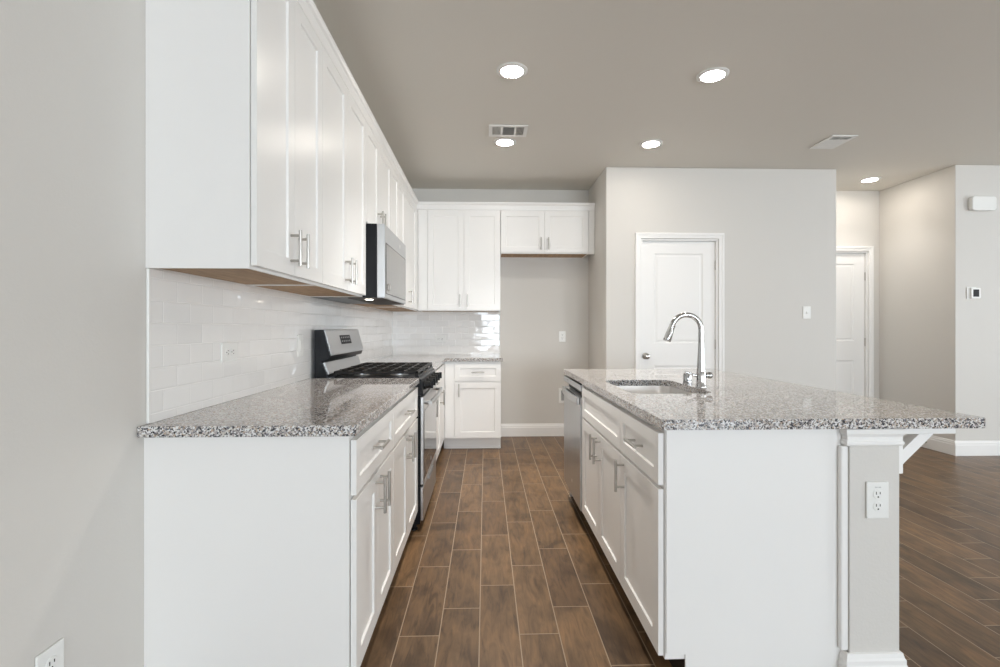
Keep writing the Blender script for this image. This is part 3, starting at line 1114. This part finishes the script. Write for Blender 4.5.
for k in range(3):
    g0 = yr0 + 0.003 + k * (gw + 0.002)
    g1 = g0 + gw
    g = B()
    zt0, zt1 = 0.926, 0.942
    g.box(gx0, gx1, g0, g0 + 0.016, zt0, zt1, 0.004)
    g.box(gx0, gx1, g1 - 0.016, g1, zt0, zt1, 0.004)
    g.box(gx0, gx0 + 0.016, g0, g1, zt0, zt1, 0.004)
    g.box(gx1 - 0.018, gx1, g0, g1, zt0, zt1, 0.004)
    ym = (g0 + g1) / 2
    g.box(gx0, gx1, ym - 0.006, ym + 0.006, zt0 + 0.004, zt1 + 0.002, 0.003)
    for q in range(1, 6):
        xx = gx0 + q * (gx1 - gx0) / 6
        g.box(xx - 0.006, xx + 0.006, g0, g1, zt0 + 0.002, zt1 + 0.001, 0.003)
    for xx in (gx0 + 0.008, gx1 - 0.009):
        for yy in (g0 + 0.009, g1 - 0.009):
            g.box(xx - 0.009, xx + 0.009, yy - 0.008, yy + 0.008, 0.9115, zt0 + 0.004, 0.002)
    obj('grate', g, 'iron', rg)
# backguard
bg = obj('backguard', B().prism([(-0.995, 0.9), (-0.995, 1.183), (-0.943, 1.185), (-0.904, 1.030), (-0.912, 1.006), (-0.952, 0.998), (-0.935, 0.955), (-0.920, 0.917), (-0.9005, 0.9145), (-0.9005, 0.9)], 'b', yr0, yr1, 0.002), 'black', rg)
nx, nz = 0.155 / 0.1603, 0.041 / 0.1603


def leaning(s, o_):   # s along the leaning face from its top, o_ out from it
    return (-0.943 + nz * s + nx * o_, 1.185 - nx * s + nz * o_)


pf = obj('control_face', B().prism([leaning(0.004, G), leaning(0.158, G), leaning(0.158, 0.004), leaning(0.150, 0.007), leaning(0.006, 0.007), leaning(0.001, 0.003)], 'b', yr0 + 0.010, yr1 - 0.002), 'steel', bg)
dsp = obj('display', B().prism([leaning(0.040, 0.0071), leaning(0.098, 0.0071), leaning(0.098, 0.0085), leaning(0.040, 0.0085)], 'b', 3.145, 3.375), 'screen', pf)
for q in range(5):
    for r2 in range(2):
        y_ = 3.163 + q * 0.042
        s0 = 0.050 + r2 * 0.024
        obj('key_print', B().prism([leaning(s0, 0.0086), leaning(s0 + 0.010, 0.0086), leaning(s0 + 0.010, 0.0090), leaning(s0, 0.0090)], 'b', y_, y_ + 0.022), 'mark', dsp)
obj('riser_panel', B().prism([(-0.9475, 0.990), (-0.9345, 0.955), (-0.921, 0.922), (-0.912, 0.926), (-0.926, 0.960), (-0.938, 0.993)], 'b', yr0 + 0.012, yr1 - 0.002), 'steel', bg)
for xx in (-0.42, -0.95):
    for yy in (yr0 + 0.04, yr1 - 0.04):
        obj('foot', B().lathe((xx, yy, G), (0, 0, 1), [(0.020, 0), (0.020, 0.010), (0.012, 0.014), (0.012, 0.0445), (0, 0.0445)], 16), 'rubber', rg, True)

# ------------------------------------------------------------------ microwave over the range
mz0, mz1 = 1.366, 1.8045
my0, my1 = 2.888, 3.648
mw = thing('microwave', (XW + 0.2, (my0 + my1) / 2, mz0), 'stainless steel microwave mounted above the gas range', 'microwave')
obj('body', B().box(XW + 0.010, -0.634, my0, my1, 1.3735, mz1, 0.002), 'black', mw)
md = obj('door', B().box(-0.6335, -0.588, my0 + 0.001, my1 - 0.001, mz0 + 0.004, mz1, 0.004), 'steel', mw)
obj('window_surround', B().box(-0.5882, -0.5870, my0 + 0.030, my1 - 0.022, mz0 + 0.030, mz1 - 0.105, 0.0004), 'black', md)
obj('window', B().box(-0.5869, -0.5860, my0 + 0.040, my1 - 0.040, mz0 + 0.034, mz1 - 0.111, 0.0003), 'mwglass', md, label='dark mirrored microwave window')
obj('badge', B().lathe((-0.5882, 3.40, mz1 - 0.05), (1, 0, 0), [(0.013, 0), (0.013, 0.001), (0, 0.001)], 20), 'plate', md)
obj('latch_handle', B().tube([(-0.5865, my0 + 0.115, mz0 + 0.055), (-0.578, my0 + 0.115, mz0 + 0.058), (-0.576, my0 + 0.115, mz0 + 0.075), (-0.578, my0 + 0.115, mz0 + 0.092), (-0.5865, my0 + 0.115, mz0 + 0.095)], 0.004, 8), 'nickel', md, True)
vg = obj('vent_grille', B().box(-0.80, -0.60, my0 + 0.004, my1 - 0.004, mz0, 1.3732, 0.001), 'duct', mw)
obj('lamp', B().box(-0.715, -0.675, my0 + 0.055, my0 + 0.095, mz0 - 0.003, mz0 - 0.0002, 0.001), 'hoodlamp', mw, label='lit work lamp under the microwave')

# ------------------------------------------------------------------ dishwasher
dwy0, dwy1 = 2.868, 3.464
dw = thing('dishwasher', (0.85, (dwy0 + dwy1) / 2, 0), 'stainless steel dishwasher built into the far end of the island', 'dishwasher')
obj('tub', B().box(0.600, 1.150, dwy0, dwy1, 0.105, 0.862), 'black', dw)
obj('toe_panel', B().box(0.655, 0.680, dwy0, dwy1, G, 0.1045), 'rubber', dw)
# door front with a pocket handle near the top
front = [(0.599, 0.118), (0.558, 0.118), (0.556, 0.124), (0.556, 0.742), (0.560, 0.748), (0.560, 0.782), (0.590, 0.786), (0.590, 0.818), (0.557, 0.824), (0.557, 0.858), (0.599, 0.858)]
fd = obj('door', B().prism(front, 'b', dwy0 + 0.002, dwy1 - 0.002), 'steel', dw)
hb = B()
pts = []
for k in range(13):
    t = k / 12
    pts.append((0.540 - 0.014 * (1 - (2 * t - 1) ** 2), dwy0 + 0.018 + t * (dwy1 - dwy0 - 0.036)))
poly_in = [(x_ + 0.016, y_) for x_, y_ in reversed(pts)]
hb.prism(pts + poly_in, 'z', 0.742, 0.786, 0.004)
obj('handle', hb, 'steel', fd, False)
obj('pocket', B().box(0.5885, 0.5898, dwy0 + 0.02, dwy1 - 0.02, 0.7865, 0.8175), 'rubber', fd)
obj('status_light', B().lathe((0.5568, 3.30, 0.845), (-1, 0, 0), [(0.006, 0), (0.006, 0.001), (0, 0.001)], 12), 'rubber', fd)
obj('badge', B().lathe((0.5558, 3.14, 0.215), (-1, 0, 0), [(0.012, 0), (0.012, 0.001), (0, 0.001)], 20), 'plate', fd)
obj('side_filler', B().box(0.566, 0.600, 2.8465, 2.8665, 0.116, CB - 0.002, 0.001), 'cab', dw)
struct('trim_3', B().box(0.600, PX0 - G, 3.466, 3.480, G, CB - 0.001), 'cab')

# ------------------------------------------------------------------ sink and faucet
sk = thing('kitchen_sink', ((SX0 + SX1) / 2, (SY0 + SY1) / 2, 0.68), 'undermount stainless steel sink set into the island countertop', 'sink')
m_ = 0.006
rings = []
for ins, z_ in ((-0.024, CB - 0.001), (-m_, CB - 0.001), (-m_, CB - 0.02), (-m_ + 0.004, 0.72), (0.02, 0.692), (0.06, 0.684), (0.06, 0.680), (0.016, 0.688), (-m_ + 0.001, 0.716), (-m_ - 0.003, CB - 0.02), (-m_ - 0.003, CB - 0.003), (-0.024, CB - 0.003)):
    rr = max(0.02, 0.075 - ins)
    rings.append([(p[0], p[1], z_) for p in rrect(SX0 + ins, SX1 - ins, SY0 + ins, SY1 - ins, rr, 8)])
bowl = B()
# bowl as one shell: inside surface, then the floor, then the outer surface
t_rings = rings[:6]
o_rings = rings[6:]
bowl.grid_bridge(t_rings, (False, True))
bowl.grid_bridge(o_rings, (True, False))
obj('basin', bowl, 'sinksteel', sk, True)
obj('drain', B().lathe(((SX0 + SX1) / 2, (SY0 + SY1) / 2, 0.6842), (0, 0, 1), [(0.045, 0), (0.045, 0.003), (0.038, 0.004), (0.030, 0.001), (0, 0.001)], 28), 'chrome', sk, True)

FX, FY = 1.060, 2.385
fa = thing('kitchen_faucet', (FX, FY, CT), 'tall chrome gooseneck faucet with pull-down spray head behind the island sink', 'faucet')
obj('base', B().lathe((FX, FY, CT + G), (0, 0, 1), [(0.026, 0), (0.026, 0.004), (0.0235, 0.008), (0.022, 0.040), (0.022, 0.075), (0.0205, 0.078)], 32), 'chrome', fa, True)
sp = B()
pts = [(FX, FY, CT + 0.078), (FX, FY, CT + 0.12), (FX, FY, CT + 0.17), (FX, FY, CT + 0.22), (FX, FY, CT + 0.275)]
rad = [0.0205, 0.0185, 0.0155, 0.0140, 0.0130]
ar = 0.073
zc_ = CT + 0.2765
N = 22
A_END = math.radians(160)
for k in range(1, N + 1):
    a_ = A_END * k / N
    pts.append((FX - ar + ar * math.cos(a_), FY, zc_ + 0.006 + ar * math.sin(a_)))
    rad.append(0.0130)
sp.tube(pts, rad, 20)
obj('spout', sp, 'chrome', fa, True)
dirv = Vector((-math.sin(A_END), 0, math.cos(A_END)))
tip = Vector(pts[-1])
obj('spray_head', B().lathe(tip, dirv, [(0.0132, 0.0005), (0.0150, 0.002), (0.0150, 0.006), (0.0142, 0.010), (0.0160, 0.030), (0.0185, 0.066), (0.0190, 0.082), (0.0175, 0.086), (0, 0.086)], 24), 'chrome', fa, True)
vz = CT + 0.058
lv = B()
lv.lathe((FX + 0.0215, FY, vz), (1, 0, 0), [(0.014, 0), (0.014, 0.012), (0.017, 0.015), (0.0175, 0.024), (0.013, 0.031), (0, 0.033)], 24)
obj('valve_cap', lv, 'chrome', fa, True)
hv = B()
hv.tube([(FX - 0.0215, FY, vz), (FX - 0.034, FY, vz), (FX - 0.055, FY, vz + 0.010), (FX - 0.078, FY, vz + 0.016)], [0.009, 0.007, 0.0055, 0.005], 12)
obj('lever_handle', hv, 'chrome', fa, True)

ag = thing('air_gap', (1.048, 2.52, CT), 'small chrome cylinder standing on the island countertop left of the faucet', 'air gap')
obj('cap', B().lathe((1.048, 2.52, CT + G), (0, 0, 1), [(0.0235, 0), (0.0235, 0.004), (0.0215, 0.006), (0.0215, 0.052), (0.0195, 0.057), (0, 0.059)], 28), 'chrome', ag, True)
sl = B()
sl.box(1.048 - 0.012, 1.048 + 0.012, 2.52 - 0.0232, 2.52 - 0.0208, CT + 0.020, CT + 0.026)
obj('slot', sl, 'slot', ag)
